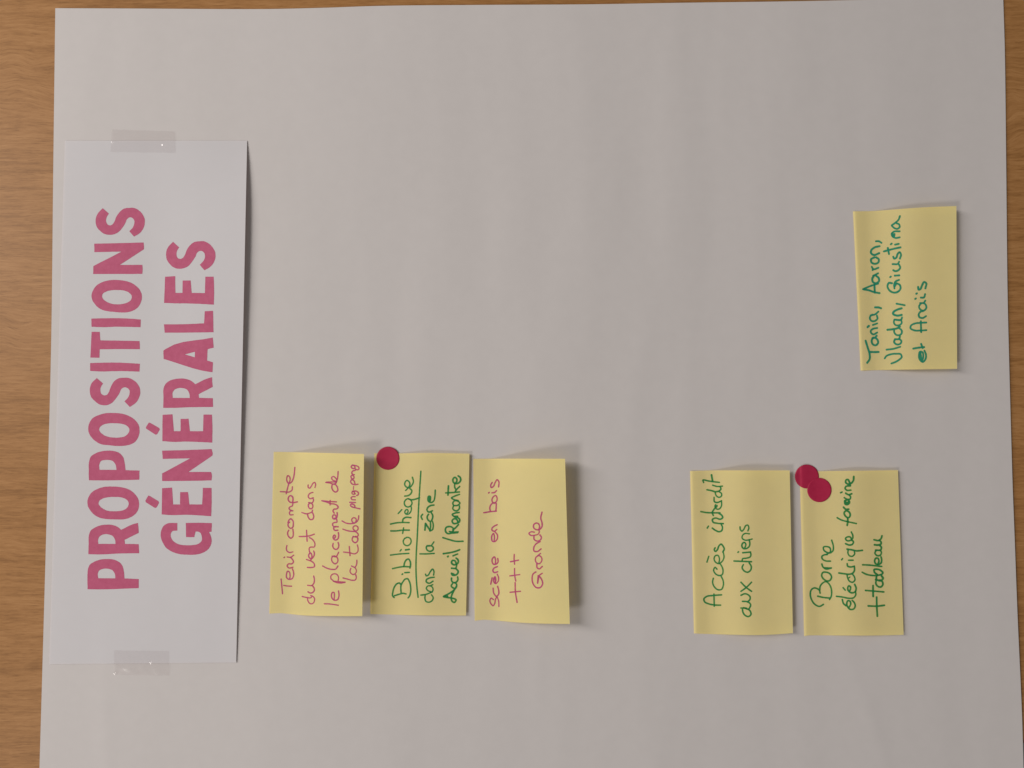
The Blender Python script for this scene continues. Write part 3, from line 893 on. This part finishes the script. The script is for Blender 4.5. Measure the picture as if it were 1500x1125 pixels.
# ---- note 5
n5, p5 = make_note([(1171.5,691),(1206,690.2),(1262,689.5),(1315.4,688.6)], [(1178,931.6),(1186.4,930.6),(1269,931),(1323.7,929.9)],
                   0.0022, 0.0020, 0.00060, "yellow note with three lines in green ink and two overlapping dots on its corner")
T_, U_, W_, X_, V_ = (1180,820), (1215,820), (1215,750), (1185,690), (1180,750)
dup_words([
 [S(T_,(295,735),(230,768),(160,740),(100,660),(78,570),(95,495),(140,465),(190,475),(225,500),(240,550)), S(T_,(200,600),(290,620),(400,632)),
  S(T_,(235,500),(240,440),(280,385),(335,360),(380,390),(415,450),(430,540),(420,610),(395,655)),
  S(T_,(345,350),(290,310),(265,255),(285,210),(340,205),(400,230),(428,285),(400,340),(345,355)),
  S(T_,(425,135),(330,150),(285,115),(268,70)), S(T_,(315,132),(420,138)),
  S(V_,(410,810),(330,805),(275,770),(268,735),(300,710),(360,700)), S(V_,(340,702),(410,650),(400,590),(350,570),(295,580),(300,625),(350,665),(400,675),(450,640),(458,570),(430,465))],
 [S(U_,(325,780),(350,730),(335,680),(305,675),(285,720),(300,775),(345,818),(400,810),(425,760),(405,700),(375,670)), S(U_,(212,655),(232,722),(275,758)),
  S(U_,(115,602),(220,615),(330,635),(400,625),(432,580),(430,520)), S(U_,(225,460),(260,500)), S(U_,(325,525),(345,485),(342,440),(320,430),(300,470),(320,520),(370,545),(420,530),(440,470),(415,405)),
  S(U_,(290,240),(300,300),(340,360),(385,370),(420,330),(410,280),(375,232)), S(U_,(155,218),(240,230),(330,238),(385,220),(410,180),(410,105)), (S(U_,(318,300),(338,283)),0.8),
  S(U_,(410,108),(340,118),(300,105),(292,65)),
  S(W_,(315,795),(390,795)), S(W_,(200,788),(216,768)), S(W_,(308,630),(305,680),(335,725),(375,730),(415,690),(408,640)), S(W_,(290,612),(360,622),(440,640),(545,632)),
  S(W_,(265,522),(330,545),(380,530),(395,490),(365,462)), S(W_,(365,462),(345,415),(300,410),(265,435),(285,470),(340,470),(380,440),(385,390),(360,330))],
 [S(X_,(465,770),(530,805),(640,835),(780,865)), S(X_,(630,895),(640,830),(637,770)), S(X_,(635,770),(595,735),(580,690),(610,655),(655,670),(680,720),(660,765),(635,772)),
  S(X_,(655,628),(605,630),(568,595)),
  (S(X_,(590,490),(600,545),(640,550),(668,510),(640,475),(598,490),(622,525),(650,512)),1.1), S(X_,(582,440),(630,465),(678,460),(685,425),(660,392)), S(X_,(605,365),(650,390),(705,375)), S(X_,(522,358),(545,347)),
  S(X_,(690,315),(620,315),(595,280),(610,255),(680,245)), S(X_,(682,240),(665,180),(640,140),(610,150),(605,185),(640,215),(690,205),(730,160),(738,90))],
 [S(U_,(778,615),(780,760),(790,930)), S(U_,(640,760),(780,765),(905,750))],
 [S(U_,(595,505),(720,515),(895,530)), S(U_,(718,425),(720,605)),
  S(U_,(770,340),(765,390),(800,440),(840,450),(880,410),(870,360),(830,335)), (S(U_,(762,328),(860,338),(882,300),(860,268)),1.1),
  S(U_,(540,205),(610,240),(700,258),(790,258),(850,245)), S(U_,(795,250),(740,200),(735,165),(775,155),(850,180),(880,215),(850,250)), S(U_,(775,275),(770,330)),
  S(W_,(548,870),(650,875),(860,898)), S(W_,(795,865),(815,810),(800,765),(770,760),(745,800),(760,850),(800,865),(850,840),(860,790),(850,740)),
  S(W_,(770,630),(750,680),(790,720),(840,710),(855,660),(830,627)), S(W_,(760,630),(850,620),(855,580),(830,552)), S(W_,(742,540),(800,545),(850,525),(848,490),(818,466)), S(W_,(735,458),(815,468),(850,440),(865,392))],
], M_GREEN, n5, p5, 2.4, {1: 1.03, 2: 1.08, 3: 1.15, 4: 1.12})

# ---- note 6
n6, p6 = make_note([(1249.6,309.6),(1279,309.1),(1328,305.4),(1356,303.5),(1401,301.7)], [(1260.8,542.7),(1286,542),(1349,541),(1402,540.3)],
                   0.0074, 0.0014, 0.00065, "yellow note with teal ink list of first names, alone at the far right")
Y_, Z_, AA = (1260,440), (1260,370), (1260,305)
dup_words([
 [S(Y_,(90,665),(125,780),(155,880),(155,970),(115,1030)), S(Y_,(165,850),(235,852),(305,850)),
  S(Y_,(215,612),(190,660),(210,725),(255,740),(295,700),(285,650),(248,615)), S(Y_,(200,625),(245,612),(272,582)), S(Y_,(280,530),(215,560),(180,535),(175,500),(210,470),(280,455)),
  S(Y_,(210,405),(280,380)), S(Y_,(120,442),(145,420)), S(Y_,(200,235),(168,260),(160,300),(190,340),(240,340),(285,300),(275,250)), S(Y_,(172,248),(250,228),(300,185)), S(Y_,(245,115),(310,118),(345,130))],
 [S(Z_,(320,668),(230,652),(140,620),(48,605)), S(Z_,(48,603),(110,575),(200,540),(295,512)), S(Z_,(235,530),(240,660)),
  S(Z_,(230,378),(200,430),(215,490),(260,505),(310,470),(305,420),(262,382)), S(Z_,(215,382),(295,342)), S(Z_,(300,250),(215,272),(192,235)), S(Z_,(205,288),(215,270)),
  S(Z_,(235,78),(180,110),(190,165),(240,185),(300,160),(305,110),(262,78)),
  S(AA,(315,740),(220,770),(180,740),(180,700),(230,650),(320,625)), S(AA,(260,545),(310,545),(350,570))],
 [S(Y_,(405,955),(430,920),(500,890),(600,880),(670,890),(685,930),(640,980),(570,1020),(515,1040)), S(Y_,(435,812),(540,800),(660,765)),
  S(Y_,(572,640),(560,690),(600,725),(660,715),(680,670),(640,635)), S(Y_,(572,642),(645,630),(655,592)),
  S(Y_,(562,475),(560,520),(590,565),(640,575),(685,540),(680,490),(645,460)), S(Y_,(448,485),(540,475),(620,455),(655,430)),
  S(Y_,(562,320),(555,360),(580,405),(640,410),(685,370),(675,325)), S(Y_,(568,318),(680,312),(690,282)), S(Y_,(685,240),(600,250),(540,215),(548,195),(600,158),(685,130)), S(Y_,(600,55),(660,65),(735,80))],
 [S(Z_,(525,505),(475,500),(450,550),(480,620),(560,660),(630,640),(665,590),(650,530),(605,508)), S(Z_,(640,450),(580,480),(560,530),(565,590)), S(Z_,(600,505),(570,555)),
  S(Z_,(570,380),(645,375)), S(Z_,(500,400)), S(Z_,(545,290),(575,305),(630,290),(660,245),(640,200)), S(Z_,(535,190),(625,182),(642,150)),
  S(AA,(545,800),(560,830),(590,820),(620,750),(650,725),(672,760),(655,830)),
  S(AA,(390,712),(470,690),(570,665),(665,645)), S(AA,(455,655),(475,755)), S(AA,(575,600),(635,588)), S(AA,(505,595),(520,582)),
  S(AA,(650,480),(580,490),(530,460),(518,425),(550,390),(650,380)), S(AA,(535,425),(555,470),(565,425)),
  S(AA,(522,290),(560,325),(610,340),(650,310),(640,265),(600,248)), S(AA,(522,280),(580,240),(635,185),(655,130))],
 [S(Y_,(1020,1000),(1040,930),(1020,850),(990,845),(970,900),(985,980),(1030,1015),(1070,980),(1085,900),(1060,830)), (S(Y_,(992,865),(1008,975)),1.1), S(Y_,(875,795),(960,780),(1055,770)), S(Y_,(1005,718),(1030,785))],
 [S(Y_,(1090,490),(1000,497),(880,490),(830,460),(835,420),(890,385),(1000,370),(1090,365)), S(Y_,(1000,345),(1005,525)),
  S(Y_,(1085,260),(1030,290),(975,275),(965,230),(990,190),(1040,175)),
  S(Z_,(1000,838),(970,890),(1000,945),(1050,955),(1090,910),(1080,860),(1045,830)), S(Z_,(988,832),(1050,826),(1072,792)), S(Z_,(1000,742),(1050,740),(1070,685)), S(Z_,(930,675)), S(Z_,(912,760)),
  S(Z_,(955,565),(965,610),(985,605),(1020,540),(1055,485),(1085,500),(1075,590))],
], M_TEAL, n6, p6, 2.9)


# ------------------------------------------------------------------ dot stickers
def dot(cx, cy, rad, place, label, lift):
    V, F = [], []
    rings, seg = 10, 72
    V.append(place(cx, cy, lift))
    for k in range(1, rings + 1):
        rr = rad * k / rings
        for s in range(seg):
            a = 2 * math.pi * s / seg
            V.append(place(cx + rr * math.cos(a), cy + rr * math.sin(a), lift - (0.00003 if k == rings else 0)))
    for s in range(seg):
        F.append((0, 1 + (s + 1) % seg, 1 + s))
    for k in range(rings - 1):
        b0, b1 = 1 + k * seg, 1 + (k + 1) * seg
        for s in range(seg):
            t = (s + 1) % seg
            F.append((b0 + s, b0 + t, b1 + t, b1 + s))
    o = link_mesh("dot_sticker", V, F, M_DOT)
    if sum(p.normal.z for p in o.data.polygons) < 0:
        o.data.flip_normals()
    thicken(o, 0.00008)
    return tag(o, label, "dot sticker", "round raspberry red dot stickers")


dot(568.2, 671.3, 17.0, p2, "single raspberry red dot on the corner of the underlined green-ink note", 0.00020)
dot(1182.0, 698.0, 17.6, p5, "raspberry red dot overhanging the note's corner, the outer of two overlapping dots", 0.00020)
dot(1200.3, 717.8, 17.8, p5, "raspberry red dot wholly on its note, the inner of two overlapping dots", 0.00038)
